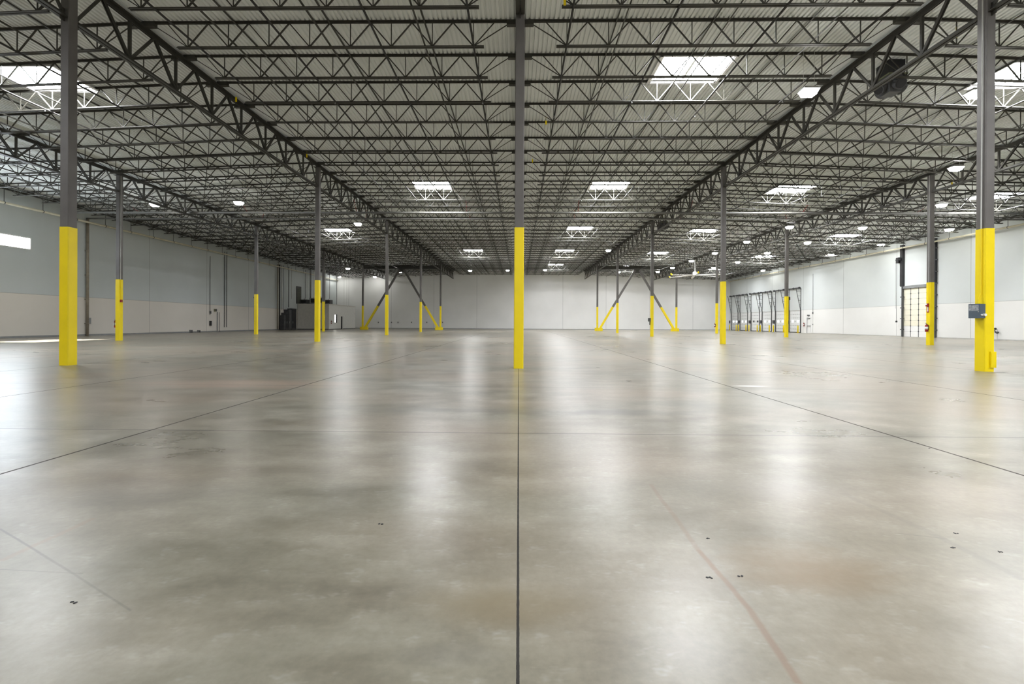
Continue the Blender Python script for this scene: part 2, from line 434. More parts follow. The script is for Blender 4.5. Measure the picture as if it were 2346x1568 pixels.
# ------------------------------------------------------------------ girder trusses along the column lines
GD = {0: (.103), 1: (.104), 2: (.089)}
gl = {-2: 'outer left', -1: 'inner left', 0: 'central', 1: 'inner right', 2: 'outer right'}
bn = ['overhead at the camera', 'first bay beyond the nearest columns', 'second bay beyond the nearest columns', 'third bay beyond the nearest columns',
      'fourth bay beyond the nearest columns', 'last bay before the far wall']
ys = [-3.1] + ROWS + [YF-.02]
for c in (-2, -1, 0, 1, 2):
    x = c*S; zt = R(x)-S*.017; zb = zt - S*GD[abs(c)]
    for b in range(6):
        y0, y1 = ys[b], ys[b+1]; n = 8; L_ = y1-y0
        t = thing('joist_girder', 'heavy %s girder truss, %s' % (gl[c], bn[b]), 'girder', (x, y0, zt), 0, 'girder trusses')
        dz = zb-zt; g = M['girder']
        m = MB()
        for s in (-1, 1): m.box(s*.02 if s > 0 else -.15, .15 if s > 0 else -.02, 0, L_, .055, .075); m.box(s*.02 if s > 0 else -.04, .04 if s > 0 else -.02, 0, L_, -.075, .055)
        obj('top_chord', m, g, t)
        m = MB(); e = .55
        a, q = .145, L_-.145
        for s in (-1, 1): m.box(s*.02 if s > 0 else -.12, .12 if s > 0 else -.02, a, q, dz-.055, dz-.037); m.box(s*.02 if s > 0 else -.04, .04 if s > 0 else -.02, a, q, dz-.04, dz+.06)
        obj('bottom_chord', m, g, t)
        p = L_/n
        md = None
        for i in range(n):
            yb = (i+.5)*p if False else None
        nodes = [p*i for i in range(1, n)]
        mv = MB().bar((0, 0, dz), (0, 0, 0), .075, .075).mesh('vertical'); mv.materials.append(g)
        ml = MB(); [ml.bar((sx, 0, dz), (sx, -p/2, 0), .03, .075) for sx in (-.035, .035)]; ml = ml.mesh('diagonal'); ml.materials.append(g)
        mr = MB(); mr.bar((0, 0, dz), (0, p/2, 0), .07, .07); mr = mr.mesh('diagonal'); mr.materials.append(g)
        for yn in nodes:
            obj('vertical', mv, g, t, (0, yn, 0)); obj('diagonal', ml, g, t, (0, yn, 0)); obj('diagonal', mr, g, t, (0, yn, 0))
        me = MB(); me.bar((0, .14, dz), (0, p/2, 0), .06, .06); obj('diagonal', me, g, t)
        me = MB(); me.bar((0, L_-.14, dz), (0, L_-p/2, 0), .06, .06); obj('diagonal', me, g, t)

# ------------------------------------------------------------------ bar joists across every bay
SP = [(XL/S, -2), (-2, -1), (-1, 0), (0, 1), (1, 2), (2, XR/S)]
spn = ['between left wall and outer left girder', 'between outer and inner left girders', 'between inner left girder and centre line',
       'between centre line and inner right girder', 'between inner and outer right girders', 'between outer right girder and right wall']
K0, K1 = -10, 31
for si, (a, b) in enumerate(SP):
    x0, x1 = a*S, b*S; xc = (x0+x1)/2; za, zb_ = R(x0), R(x1); zc = (za+zb_)/2
    def zz(x): return za + (zb_-za)*(x-x0)/(x1-x0) - zc
    JD = .066*S
    tc, bc, wb = MB(), MB(), MB()
    e0 = .14 if si == 0 else .03; e1 = .14 if si == 5 else .03
    A, B = x0+e0, x1-e1
    for s in (-1, 1):
        tc.bar((A-xc, s*.042, zz(A)-.006), (B-xc, s*.042, zz(B)-.006), .062, .012)
        tc.bar((A-xc, s*.015, zz(A)-.032), (B-xc, s*.015, zz(B)-.032), .012, .055)
    for X_, sg in ((A, 1), (B, -1)):
        tc.bar((X_-xc, 0, zz(X_)-.09), (X_+sg*.42-xc, 0, zz(X_+sg*.42)-.09), .15, .14)
    n0, n1 = x0+.122*S, x1-.122*S; N = max(5, round((n1-n0)/(.106*S))); st = (n1-n0)/N
    for s in (-1, 1):
        bc.bar((n0-.35-xc, s*.040, zz(n0-.35)-JD-.03), (n1+.35-xc, s*.040, zz(n1+.35)-JD-.03), .055, .010)
        bc.bar((n0-.35-xc, s*.015, zz(n0-.35)-JD), (n1+.35-xc, s*.015, zz(n1+.35)-JD), .010, .05)
    T = -.045
    for i in range(N+1):
        xn = n0+i*st; zb2 = zz(xn)-JD
        wb.bar((xn-xc, 0, zb2), (xn-xc, 0, zz(xn)+T), .026, .026)
        if i > 0: wb.bar((xn-xc, 0, zb2), (xn-st/2-xc, 0, zz(xn-st/2)+T), .036, .036)
        if i < N: wb.bar((xn-xc, 0, zb2), (xn+st/2-xc, 0, zz(xn+st/2)+T), .036, .036)
    wb.bar((n0-xc, 0, zz(n0)-JD), (A+.35-xc, 0, zz(A)-.10), .024, .024); wb.bar((n0-xc, 0, zz(n0)-JD), (n0-.055*S-xc, 0, zz(n0)+T), .028, .028)
    wb.bar((n1-xc, 0, zz(n1)-JD), (B-.35-xc, 0, zz(B)-.10), .024, .024); wb.bar((n1-xc, 0, zz(n1)-JD), (n1+.055*S-xc, 0, zz(n1)+T), .028, .028)
    tm, bm, wm = tc.mesh('top_chord'), bc.mesh('bottom_chord'), wb.mesh('web')
    for m_ in (tm, bm, wm): m_.materials.append(M['steel'])
    for k in range(K0, K1+1):
        y = jy(k)
        if y > YF-.5: continue
        t = thing('roof_joist', '%s roof joist from the camera, %s' % (nth(k-K0+1), spn[si]), 'roof joist', (xc, y, zc-.001), 0, 'open-web roof joists '+spn[si])
        obj('top_chord', tm, None, t); obj('bottom_chord', bm, None, t); obj('web', wm, None, t)

# bridging angles running with the hall
for si, (a, b) in enumerate(SP):
    for fi, fr in enumerate((.25, .5, .75)):
        x = (a+(b-a)*fr)*S
        for lv, dz, nm in ((0, -.075, 'upper'), (1, -.066*S+.045, 'lower')):
            m = MB().bar((0, 8., 0), (0, YF-.1, 0), .045, .008).bar((.02, 8., .02), (.02, YF-.1, .02), .007, .04)
            tag(obj('bridging_angle', m, M['steel'], loc=(x, 0, R(x)+dz)), 'thin %s bridging angle, %s from the left %s' % (nm, nth(fi+1), spn[si]), 'bridging', 'joist bridging angles')

# sprinkler branch pipes
i = 0; xs = []
x = -2.52
while x < 3.16: xs.append(round(x, 3)); x += .24
for i, xx in enumerate(xs):
    x = xx*S; z = R(x)-.066*S-.085
    if min(abs(x-c*S) for c in (-2,-1,0,1,2)) < .25: continue
    t = thing('sprinkler_pipe', 'black sprinkler branch pipe under the joists, %s from the left wall' % nth(i+1), 'pipe', (x, 0, z), 0, 'sprinkler branch pipes')
    obj('pipe', MB().cyl((0, 6.5, 0), (0, YF-.6, 0), .034, 8), M['pipedark'], t, smooth=True)
    if abs(xx) < 2.2:
        hm = MB(); hm.cyl((0,0,-.03), (0,0,-.10), .012, 6); hm.cyl((0,0,-.10), (0,0,-.104), .035, 8)
        hm = hm.mesh('sprinkler_head'); hm.materials.append(M['grey'])
        y = 10.6 + (i % 2)*1.2
        while y < YF-4: obj('sprinkler_head', hm, None, t, (0, y, 0)); y += 7.1

# cross mains hung below the joists
for nm, y, r_, z in (('nearer', 32.75, .085, H+.6565*S), ('farther', 34.7, .06, H+.6565*S)):
    t = thing('sprinkler_main', '%s of the two pale cross mains hung below the joists from wall to wall' % nm, 'pipe', (0, y, z), 0, 'cross mains')
    obj('pipe', MB().cyl((XL+.15, 0, 0), (XR-.15, 0, 0), r_, 12), M['pipemain'], t, smooth=True)
    x = XL+2.
    j = 0
    while x < XR-1:
        top = R(x)-.066*S-.04-z
        obj('hanger_rod', MB().cyl((x, 0, r_*.8), (x, -.55 if nm == 'nearer' else .2, top), .012, 6), M['red'] if j % 2 else M['dark'], t)
        x += 4.25; j += 1

# long pipes along the side walls
for side, x, z, sx in (('left', XL+.45, H+.63*S, 1), ('right', XR-.55, H+.632*S, -1)):
    t = thing('wall_pipe', 'long cream pipe running high along the %s wall' % side, 'pipe', (x, 0, z), 0, None)
    obj('pipe', MB().cyl((0, 10, 0), (0, YF-.5, 0), .085, 12), M['cream'], t, smooth=True)
    y = 12.
    while y < YF-2:
        obj('hanger', MB().bar((0, y, .08), (0, y, R(x)-z), .025, .025).cyl((0, y-.02, 0), (0, y+.02, 0), .105, 10), M['dark'], t); y += 2.4

# ------------------------------------------------------------------ walls
def wall_x(x0, x1, holes, ztop):
    """wall between x0 and x1 thick, running along y, with rectangular holes (y0,y1,z0,z1)"""
    mb = MB(); ycuts = sorted({YB, YF, *[h[0] for h in holes], *[h[1] for h in holes]})
    for a, b in zip(ycuts[:-1], ycuts[1:]):
        hs = sorted((h[2], h[3]) for h in holes if h[0] <= a+1e-6 and h[1] >= b-1e-6)
        z = 0.
        for p, q in hs:
            if p > z: mb.box(x0, x1, a, b, z, p)
            z = q
        mb.box(x0, x1, a, b, z, ztop)
    return mb
# left wall window
wy1 = on_x(71, 560, XL).y; wz1 = on_x(71, 545.5, XL).z; wz0 = on_x(71, 573.5, XL).z
WIN = [(wy1-11.2, wy1, wz0, wz1)]
struct('wall_left', wall_x(XL-.25, XL, WIN, R(XL)+.3), M['wallL'], 'grey wall with paler lower band and high window')
ya, yb_, za, zb_ = WIN[0]
f = MB(); w = .07
f.box(XL-.2, XL+.03, ya, yb_, za, za+w); f.box(XL-.2, XL+.03, ya, yb_, zb_-w, zb_); f.box(XL-.2, XL+.03, ya, ya+w, za+w, zb_-w); f.box(XL-.2, XL+.03, yb_-w, yb_, za+w, zb_-w)
for q in (1, 2, 3): f.box(XL-.15, XL-.05, ya+(yb_-ya)*q/4-.03, ya+(yb_-ya)*q/4+.03, za+w, zb_-w)
wf = struct('window_1', f, M['white'], 'long high window in the left wall')
gm = bpy.data.materials.new('window_glass'); gm.use_nodes = True; nt = gm.node_tree; nt.nodes.remove(nt.nodes['Principled BSDF'])
o_ = nt.nodes['Material Output']; tr = nt.nodes.new('ShaderNodeBsdfTransparent'); gl_ = nt.nodes.new('ShaderNodeBsdfGlossy'); gl_.inputs['Roughness'].default_value = .05
mx = nt.nodes.new('ShaderNodeMixShader'); mx.inputs[0].default_value = .06; nt.links.new(tr.outputs[0], mx.inputs[1]); nt.links.new(gl_.outputs[0], mx.inputs[2]); nt.links.new(mx.outputs[0], o_.inputs[0])
M['winlight'] = mat('frosted_window_pane', (.8, .85, .9), .3, 0, 0, emit=(.84, .92, 1.), estr=14.)
pm = MB(); pm.v = [(XL-.1, ya+w, za+w), (XL-.1, yb_-w, za+w), (XL-.1, yb_-w, zb_-w), (XL-.1, ya+w, zb_-w)]; pm.f = [(0, 1, 2, 3)]
obj('pane', pm, M['winlight'], wf)

struct('wall_far', MB().box(XL-.25, XR+.25, YF, YF+.25, 0, H+S*.80), M['wallF'], 'plain grey-white end wall')
struct('wall_back', MB().box(XL-.25, XR+.25, YB-.25, YB, 0, H+S*.80), M['wallF'])

# dock doors on the right wall
DOCK_PX = [(1675.7, 1691.2), (1695.8, 1713.2), (1721, 1740.5), (1746.3, 1768), (1776.7, 1798.4), (1808.3, 1834.7)]
def wy(px): return on_x(px, 745, XR).y
DD = [(min(wy(a), wy(b)), max(wy(a), wy(b))) for a, b in DOCK_PX]
DH = 3.25
DRIVE = (min(wy(2069), wy(2143)), max(wy(2069), wy(2143))); DRH = H + (744.5-661)*0+ on_x(2071, 662, XR).z - H
MAN = (min(wy(1848.5), wy(1857.5)), max(wy(1848.5), wy(1857.5)))
holesR = [(a, b, 0, DH) for a, b in DD] + [(DRIVE[0], DRIVE[1], 0, DRH), (MAN[0], MAN[1], 0, 2.15)]
struct('wall_right', wall_x(XR, XR+.3, holesR, R(XR)+.3), M['wallR'], 'pale wall with white lower band and dock doors')
# door 1..6
for i, (a, b) in enumerate(DD):
    n = len(DD)-i; lab = ['farthest dock door, in the corner by the far wall', 'second dock door from the far corner', 'third dock door from the far corner, a darkened pane in it',
        'third dock door from the near end of the row', 'dock door partly behind the outer right third-row column', 'nearest dock door, beside the small personnel door'][i]
    d = MB(); rows = 6; hgt = DH/rows
    for r in range(rows): d.box(XR+.06, XR+.12, a, b, r*hgt+.012, (r+1)*hgt-.012)
    d.box(XR+.09, XR+.13, a, b, 0, DH)
    D = struct('door_%d' % (i+1), d, M['door'], lab)
    sm = MB()
    for r in range(1, rows): sm.box(XR+.055, XR+.062, a, b, r*hgt-.012, r*hgt+.012)
    for q in (.33, .5, .67):
        for r in range(rows): sm.box(XR+.050, XR+.06, a+(b-a)*q-.03, a+(b-a)*q+.03, r*hgt-.06, r*hgt+.06) if r else None
    obj('seam_strip', sm, M['doorline'], D)
    for q in ((.27, .73)):
        yc = a+(b-a)*q
        obj('vision_pane', MB().box(XR+.045, XR+.06, yc-.24, yc+.24, 1.52, 1.84), M['dark'] if i == 2 else M['vision'], D)
    obj('bottom_seal', MB().box(XR+.05, XR+.07, a, b, 0, .09), M['black'], D)
    tr_ = MB(); ht = on_x(1835, 660, XR).z
    for yy in (a, b):
        tr_.box(XR-.09, XR+.0, yy-.06, yy+.06, 0, DH+.1)
    obj('door_track', tr_, M['dark'], D)
    for yy in (a, b):
        t2 = MB(); t2.bar((XR-.04, yy, DH), (XR-.04, yy, ht), .05, .05); t2.bar((XR-.06, yy, DH), (XR-.75, yy, ht+.05), .05, .06, (0,1,0))
        for q in (.25, .45, .65, .85):
            z = DH+(ht-DH)*q; t2.bar((XR-.04, yy, z), (XR-.06-.69*q, yy, z), .04, .04)
        obj('high_lift_track', t2, M['dark'], D)
    sh = MB(); sh.cyl((XR-.25, a-.1, ht), (XR-.25, b+.1, ht), .055, 8)
    for yy in (a, (a+b)/2, b): sh.cyl((XR-.25, yy-.09, ht), (XR-.25, yy+.09, ht), .15, 12)
    sh.cyl((XR-.25, a+.3, ht), (XR-.25, (a+b)/2-.15, ht), .09, 10); sh.cyl((XR-.25, (a+b)/2+.15, ht), (XR-.25, b-.3, ht), .09, 10)
    obj('spring_shaft', sh, M['dark'], D)

# bollards in front of dock doors
bol = [(1671.3,0),(1686.6,0),(1691.8,1),(1709,1),(1715.8,2),(1734.8,2),(1741.6,3),(1762.4,3),(1771.8,4),(1795,4),(1828,5)]
for i, (px, di) in enumerate(bol):
    x = XR-.9; y = on_x(px, 755, x).y
    which = ['farthest', 'second farthest', 'third farthest', 'third nearest', 'second nearest', 'nearest'][di]
    side = 'near side' if (i % 2 or di == 5) else 'far side'
    t = thing('bollard', 'yellow pipe bollard at the %s of the %s dock door' % (side, which), 'bollard', (x, y, 0), 0, 'dock door bollards')
    obj('post', MB().lathe((0,0,0), [(.09, 0), (.09, 1.0), (.075, 1.05), (.03, 1.075)], 14), M['yellow'], t, smooth=True)
    obj('foot_plate', MB().cbox(0, 0, .006, .26, .26, .012), M['yellow'], t)
# leveller control boxes between the doors
for i, px in enumerate((1672.0, 1693.3, 1718.3, 1743.6, 1773.3)):
    y = wy(px)
    t = thing('control_box', 'dark control box on the wall beside the %s dock door from the far corner' % nth(i+1), 'control box', (XR, y, 1.35), 0, 'dock control boxes')
    obj('enclosure', MB().box(-.16, 0, -.2, .2, 0, .52), M['dark'], t)
    obj('conduit', MB().cyl((-.05, 0, .52), (-.05, 0, 1.6), .015, 6), M['galv'], t)

# personnel door
a, b = MAN
D = struct('door_7', MB().box(XR+.05, XR+.1, a, b, 0, 2.15), M['white'], 'small white personnel door')
fr = MB(); fr.box(XR-.02, XR+.05, a-.06, a, 0, 2.2); fr.box(XR-.02, XR+.05, b, b+.06, 0, 2.2); fr.box(XR-.02, XR+.05, a-.06, b+.06, 2.15, 2.21); obj('door_frame', fr, M['door'], D)
obj('push_bar', MB().box(XR-.03, XR+.05, a+.06, b-.06, 1.0, 1.07), M['grey'], D)
obj('closer', MB().box(XR-.04, XR+.05, a+.25, b-.25, 2.02, 2.1), M['dark'], D)
t = thing('emergency_light', 'small dark emergency light above the white personnel door', 'emergency light', (XR, (a+b)/2, 2.42))
obj('case', MB().box(-.1, 0, -.17, .17, 0, .12), M['dark'], t)
for s in (-1, 1): obj('lamp_head', MB().cyl((-.05, s*.14, .15), (-.14, s*.17, .12), .05, 8), M['grey'], t)
y = wy(1862.5); zt = on_x(1862, 628, XR).z
t = thing('wall_conduit', 'thin grey conduit down the right wall beside the personnel door', 'conduit', (XR-.03, y, 0))
obj('tube', MB().cyl((0, 0, 2.9), (0, 0, zt), .025, 8), M['grey'], t); obj('junction_box', MB().box(-.06, .02, -.09, .09, 2.72, 2.92), M['dark'], t)
obj('lower_tube', MB().cyl((0, 0, .1), (0, 0, 2.75), .012, 6), M['galv'], t); obj('switch', MB().box(-.04, .02, -.06, .06, 1.15, 1.32), M['grey'], t)

# drive-in door
a, b = DRIVE; rows = 9; vis = DRH; d = MB(); d2 = MB()
for r in range(rows):
    h0, h1 = vis*r/rows, vis*(r+1)/rows
    (d2 if r < 2 else d).box(XR+.06, XR+.12, a, b, h0+.008, h1-.008)
D = struct('door_8', d, M['doorcream'], 'tall cream sectional drive-in door behind the outer right column')
obj('lower_panels', d2, M['white'], D)
obj('backing', MB().box(XR+.09, XR+.13, a, b, 0, vis), M['doorline'], D)
sm = MB()
for q in (.27, .52, .77): sm.box(XR+.04, XR+.06, a+(b-a)*q-.02, a+(b-a)*q+.02, 0, vis)
for r in range(1, rows):
    for q in (.27, .52, .77): sm.box(XR+.03, XR+.06, a+(b-a)*q-.05, a+(b-a)*q+.05, vis*r/rows-.05, vis*r/rows+.05)
obj('stile', sm, M['dark'], D)
obj('header', MB().box(XR-.1, XR+.02, a-.1, b+.1, vis, vis+.28), M['grey'], D)
zt = R(XR)-.7
for yy, w0 in ((b, .10), (a, .26)):
    obj('guide_rail', MB().box(XR-.16, XR, yy-w0/2, yy+w0/2, 0, vis+.3), M['dark'], D)
    obj('guide_post', MB().box(XR-.24, XR, yy-.16, yy+.16, vis+.3, zt), M['black'], D)
    bk = MB()
    for q in range(9):
        z = .7+q*1.15; bk.box(XR-.2, XR-.02, yy-w0/2-.10, yy+w0/2+.10, z, z+.10)
    obj('rail_bracket', bk, M['dark'], D)
sh = MB(); sh.cyl((XR-.2, a, zt-.35), (XR-.2, b, zt-.35), .07, 12); obj('spring_shaft', sh, M['dark'], D)
p = on_x(2059, 597, XR-.25)
t = thing('door_operator', 'black motor operator high on the wall left of the drive-in door', 'motor', (XR, p.y, p.z))
obj('motor_case', MB().box(-.42, 0, -.16, .16, -.3, .3), M['black'], t); obj('drum', MB().cyl((-.3, -.34, .05), (-.3, .22, .05), .12, 12), M['black'], t)
ch = MB(); ch.cyl((-.3, .2, 0), (-.3, .2, -p.z+1.6), .012, 6); ch.cyl((-.3, .3, 0), (-.3, .3, -p.z+3.0), .010, 6); obj('pull_chain', ch, M['dark'], t)
obj('chain_keeper', MB().box(-.34, -.24, .12, .26, -p.z+1.5, -p.z+1.68), M['black'], t)
obj('bracket_arm', MB().bar((-.1, 0, .3), (-.1, -.25, 1.1), .05, .05), M['dark'], t)
# hose valve on right wall
p = on_x(2284, 762, XR-.1)
t = thing('wall_valve', 'dark hose valve on the right wall just behind the near right column', 'valve', (XR, p.y, p.z))
obj('valve_body', MB().cyl((0, 0, 0), (-.22, 0, 0), .07, 10).cyl((-.2, -.12, -.1), (-.2, .1, .16), .05, 8), M['dark'], t)
obj('hand_wheel', MB().cyl((-.25, 0, .3), (-.22, 0, .3), .10, 12), M['black'], t); obj('riser', MB().cyl((-.08, .0, -p.z), (-.08, .0, .3), .02, 8), M['galv'], t)

# ------------------------------------------------------------------ left wall equipment
def wyl(px, x=XL): return on_x(px, 745, x).y
def zl(px, py, x=XL): return on_x(px, py, x).z
y = wyl(199.5, XL+.1)
t = thing('downspout', 'wide brown downspout on the left wall between the two nearest left columns', 'downspout', (XL, y, 0))
obj('pipe', MB().cyl((.12, 0, .0), (.12, 0, R(XL)-.9), .095, 14), M['brown'], t, smooth=True)
st_ = MB()
for z in (1., 3., 5., 7.): st_.cyl((.12, 0, z), (.12, 0, z+.05), .11, 14).box(0, .12, -.13, .13, z, z+.05)
obj('strap', st_, M['brown'], t); obj('cleanout', MB().box(0, .1, .16, .34, 1.0, 1.5), M['grey'], t)
spec = [(480, 587, 722, .022, 'dark', 'thin dark conduit dropping down the left wall to a small box'),
        (513, 577, 750, .030, 'black', 'left one of the pair of black conduits on the left wall'),
        (518, 577, 750, .030, 'black', 'right one of the pair of black conduits on the left wall'),
        (497, 715, 762, .05, 'grey', 'short stout grey standpipe low on the left wall'),
        (502, 716, 762, .018, 'dark', 'thin short grey pipe beside the stout standpipe')]
for px, y0, y1, r_, mm, lab in spec:
    y = wyl(px); z1 = zl(px, y0); z0 = max(.0, zl(px, y1))
    tag(obj('wall_conduit', MB().cyl((0, 0, z0), (0, 0, z1), r_, 8), M[mm], loc=(XL+.06, y, 0)), lab, 'conduit')
for px, py, w, h, mm, lab, nm in ((481, 741, .22, .55, 'black', 'black box low on the left wall under the thin conduit', 'switch_box'), (492, 711, .3, .3, 'olive', 'small green box on the left wall above the standpipe', 'alarm_box'),
        (480.5, 716, .14, .3, 'dark', 'small dark box on the end of the thin conduit', 'switch_box'), (436, 760, .3, .35, 'grey', 'low grey outlet box on the left wall', 'outlet_box'), (454, 760, .3, .3, 'grey', 'low grey outlet box nearest the standpipe on the left wall', 'outlet_box')):
    y = wyl(px); z = zl(px, py)
    t = thing(nm, lab, 'electrical box', (XL, y, z)); obj('case', MB().box(0, .16, -w/2, w/2, -h/2, h/2), M[mm], t); obj('cover', MB().box(.16, .18, -w*.4, w*.4, -h*.4, h*.4), M['dark' if mm != 'dark' else 'grey'], t)

# switchgear bank and riser pipes by the office
XG = XL+.9
yg = [wyl(p, XG-.4) for p in (646, 651, 657, 665, 676)]
nmz = ['nearest', 'second', 'third', 'last']
for i in range(4):
    a, b = yg[i], yg[i+1]; hh = (2.2, 2.6, 3.1, 3.3)[i]
    t = thing('switchgear_cabinet', 'dark electrical cabinet, %s of the bank along the left wall before the office' % nmz[i], 'electrical cabinet', (XL, a, 0), 0, 'switchgear bank')
    obj('cabinet_body', MB().box(0, .75, .06, b-a-.06, .08, hh), M['dark'], t)
    obj('plinth', MB().box(.02, .70, .08, b-a-.08, 0, .08), M['black'], t)
    obj('cabinet_door', MB().box(.75, .78, .12, b-a-.12, .2, hh-.12), M['black' if i % 2 else 'dark'], t)
    obj('handle', MB().box(.78, .83, .2, .26, 1.0, 1.3), M['grey'], t)
rp = [(637.0, .085, 'brown', 755, 'brown riser pipe at the near end of the switchgear'), (641.0, .085, 'pipedark', 755, 'dark riser pipe standing close beside the brown riser'),
      (645.5, .06, 'galv', 710, 'pale riser pipe at the near end of the switchgear'), (649., .03, 'bluebox', 712, 'thin blue-grey riser above the switchgear'),
      (661.0, .05, 'dark', 705, 'dark riser dropping to the middle of the switchgear'), (667.5, .04, 'galv', 685, 'short bright riser above the last cabinet')]
for px, r_, mm, ye, lab in rp:
    y = wyl(px, XL+.35); z0 = max(0, zl(px, ye, XL+.35))
    tag(obj('riser_pipe', MB().cyl((0, 0, z0), (0, 0, R(XL)-.9), r_, 10), M[mm], loc=(XL+.30 if z0 < .3 else XL+.35, y, 0), smooth=True), lab, 'pipe', 'riser pipes by the switchgear')
ya_, yb2 = wyl(678), wyl(689); z1, z0 = zl(680, 656), 4.15
t = thing('wall_louver', 'olive louvered panel on the left wall above the office block', 'louver', (XL, ya_, z0))
obj('frame', MB().box(0, .08, 0, yb2-ya_, 0, z1-z0), M['dark'], t)
lv = MB(); z = .15
while z < z1-z0-.2: lv.bar((.1, .12, z), (.1, yb2-ya_-.12, z), .10, .02, (0.6, 0, 1)); z += .16
obj('slats', lv, M['olive'], t)

# office block
XO = -30.65; YO0 = 68.6; YO1 = 79.8; HO = 4.02
t = thing('office_block', 'low boxy grey office block in the far left corner', 'office', (XO, YO0, 0))
def at_y(px): return on_x(px, 740, XO).y - YO0
yd0, yd1 = at_y(781), at_y(785.6); yw0, yw1 = at_y(766), at_y(771.8)
L_ = YO1-YO0; wl = XL+.05-XO
obj('front_wall', MB().box(wl, 0, 0, .15, 0, HO), M['officedark'], t)
sw = MB(); sw.box(-.15, 0, .15, yw0, 0, HO); sw.box(-.15, 0, yw0, yw1, 0, 1.15); sw.box(-.15, 0, yw0, yw1, 2.45, HO); sw.box(-.15, 0, yw1, yd0, 0, HO); sw.box(-.15, 0, yd0, yd1, 2.2, HO); sw.box(-.15, 0, yd1, L_, 0, HO)
obj('side_wall', sw, M['office'], t)
obj('roof', MB().box(wl, .06, -.06, L_, HO, HO+.14), M['officedark'], t)
obj('rear_wall', MB().box(wl, -.15, L_-.15, L_, 0, HO), M['office'], t)
w_ = obj('window', MB().box(-.12, .02, yw0-.06, yw0, 1.1, 2.5).box(-.12, .02, yw1, yw1+.06, 1.1, 2.5).box(-.12, .02, yw0, yw1, 2.45, 2.5).box(-.12, .02, yw0, yw1, 1.1, 1.15), M['dark'], t)
obj('lit_pane', MB().box(-.08, -.06, yw0, yw0+(yw1-yw0)*.72, 1.15, 2.45), M['litwin'], w_); obj('dark_pane', MB().box(-.08, -.06, yw0+(yw1-yw0)*.72, yw1, 1.15, 2.45), M['black'], w_)
obj('doorway', MB().box(-.14, -.12, yd0, yd1, 0, 2.2), M['black'], t)
obj('base_trim', MB().box(0, .02, .15, yd0, 0, .1).box(0, .02, yd1, L_, 0, .1).box(wl, 0, -.02, 0, 0, .12), M['dark'], t)
# equipment on the office roof
ex = [(-4.4, 1.0, 1.2, 1.1, .7, 'dark', 'dark air unit at the left end of the office roof'), (-2.9, 1.2, 1.0, 1.2, .95, 'grey', 'grey air unit in the middle of the office roof'),
      (-1.7, 1.0, .9, 1.0, 1.05, 'galv', 'shiny metal duct box on the office roof'), (-.7, 1.6, .8, 1.0, .7, 'dark', 'dark air unit at the right end of the office roof')]
for x, y, w, d_, h, mm, lab in ex:
    t = thing('air_unit', lab, 'air unit', (XO+x, YO0+y, HO+.14))
    obj('casing', MB().box(-w/2, w/2, -d_/2, d_/2, .08, h), M[mm], t)
    obj('skid', MB().box(-w/2, -w/2+.1, -d_/2, d_/2, 0, .08).box(w/2-.1, w/2, -d_/2, d_/2, 0, .08), M['black'], t)
    obj('grille', MB().box(-w*.35, w*.35, -d_/2-.02, -d_/2, .2, h-.12), M['black'], t)
    obj('collar', MB().cyl((0, 0, h), (0, 0, h+.18), .18, 12), M['galv'], t)
hx = [(686, 'dark', .03), (692, 'galv', .025), (699, 'galv', .045), (706, 'dark', .03), (711.5, 'black', .06), (719, 'galv', .05), (745.5, 'galv', .045), (755, 'dark', .04), (771.5, 'grey', .05), (788, 'galv', .02), (794, 'galv', .02)]
for i, (px, mm, r_) in enumerate(hx):
    p = on_y(px, 690, YO0+2.0 if px < 756 else YO0+7); p.x = max(p.x, XL+.3+.22*i)
    tag(obj('drop_pipe', MB().cyl((0, 0, HO+.14), (0, 0, R(p.x)-.06*S), r_, 8), M[mm], loc=(p.x, p.y, 0)), 'thin vertical pipe from the ceiling to the office roof, %s from the left' % nth(i+1), 'pipe', 'drop pipes onto the office')

# ------------------------------------------------------------------ braced frames at the fifth row
yr = ROWS[4]
for c0, c1, nm in ((-2, -1, 'left'), (1, 2, 'right')):
    xa, xb = c0*S, c1*S; xm = (xa+xb)/2; zb2 = H+.745*S
    zbeam = min(R(xa), R(xb)) - .30
    t = thing('chevron_brace', '%s inverted-V brace frame with yellow lower legs between fifth-row columns' % nm, 'brace', (xm, yr, 0), 0, 'chevron braces')
    zap = H+.672*S; hw = (xb-xa)/2
    for s in (-1, 1):
        p0 = Vector((s*(hw-.42), 0, .38)); p1 = Vector((s*.35, 0, zap)); fy = (HY-p0.z)/(p1.z-p0.z); pm = p0+(p1-p0)*fy
        lg = obj('brace_leg', MB().bar(pm, p1, .30, .30, (0,1,0)), M['colgrey'], t)
        obj('yellow_lower_leg', MB().bar(p0, pm, .31, .31, (0,1,0)), M['yellow'], lg)
        fp = MB()
        fp.box(*(sorted((s*(hw-.14), s*(hw-.85)))), -.19, .19, 0, .48)
        fp.box(*(sorted((s*(hw+.14), s*(hw+.40)))), -.16, .16, 0, .48)
        obj('foot_gusset', fp, M['yellow'], lg)
    obj('apex_gusset', MB().hexa([(-.75,-.05,zap-.45),(.75,-.05,zap-.45),(.75,.05,zap-.45),(-.75,.05,zap-.45),(-.5,-.05,zbeam-.55),(.5,-.05,zbeam-.55),(.5,.05,zbeam-.55),(-.5,.05,zbeam-.55)]), M['girder'], t)
    obj('tie_beam', MB().box(-hw+.14, hw-.14, -.15, .15, zbeam-.56, zbeam-.53).box(-hw+.14, hw-.14, -.15, .15, zbeam-.03, zbeam).box(-hw+.14, hw-.14, -.03, .03, zbeam-.53, zbeam-.03), M['girder'], t)

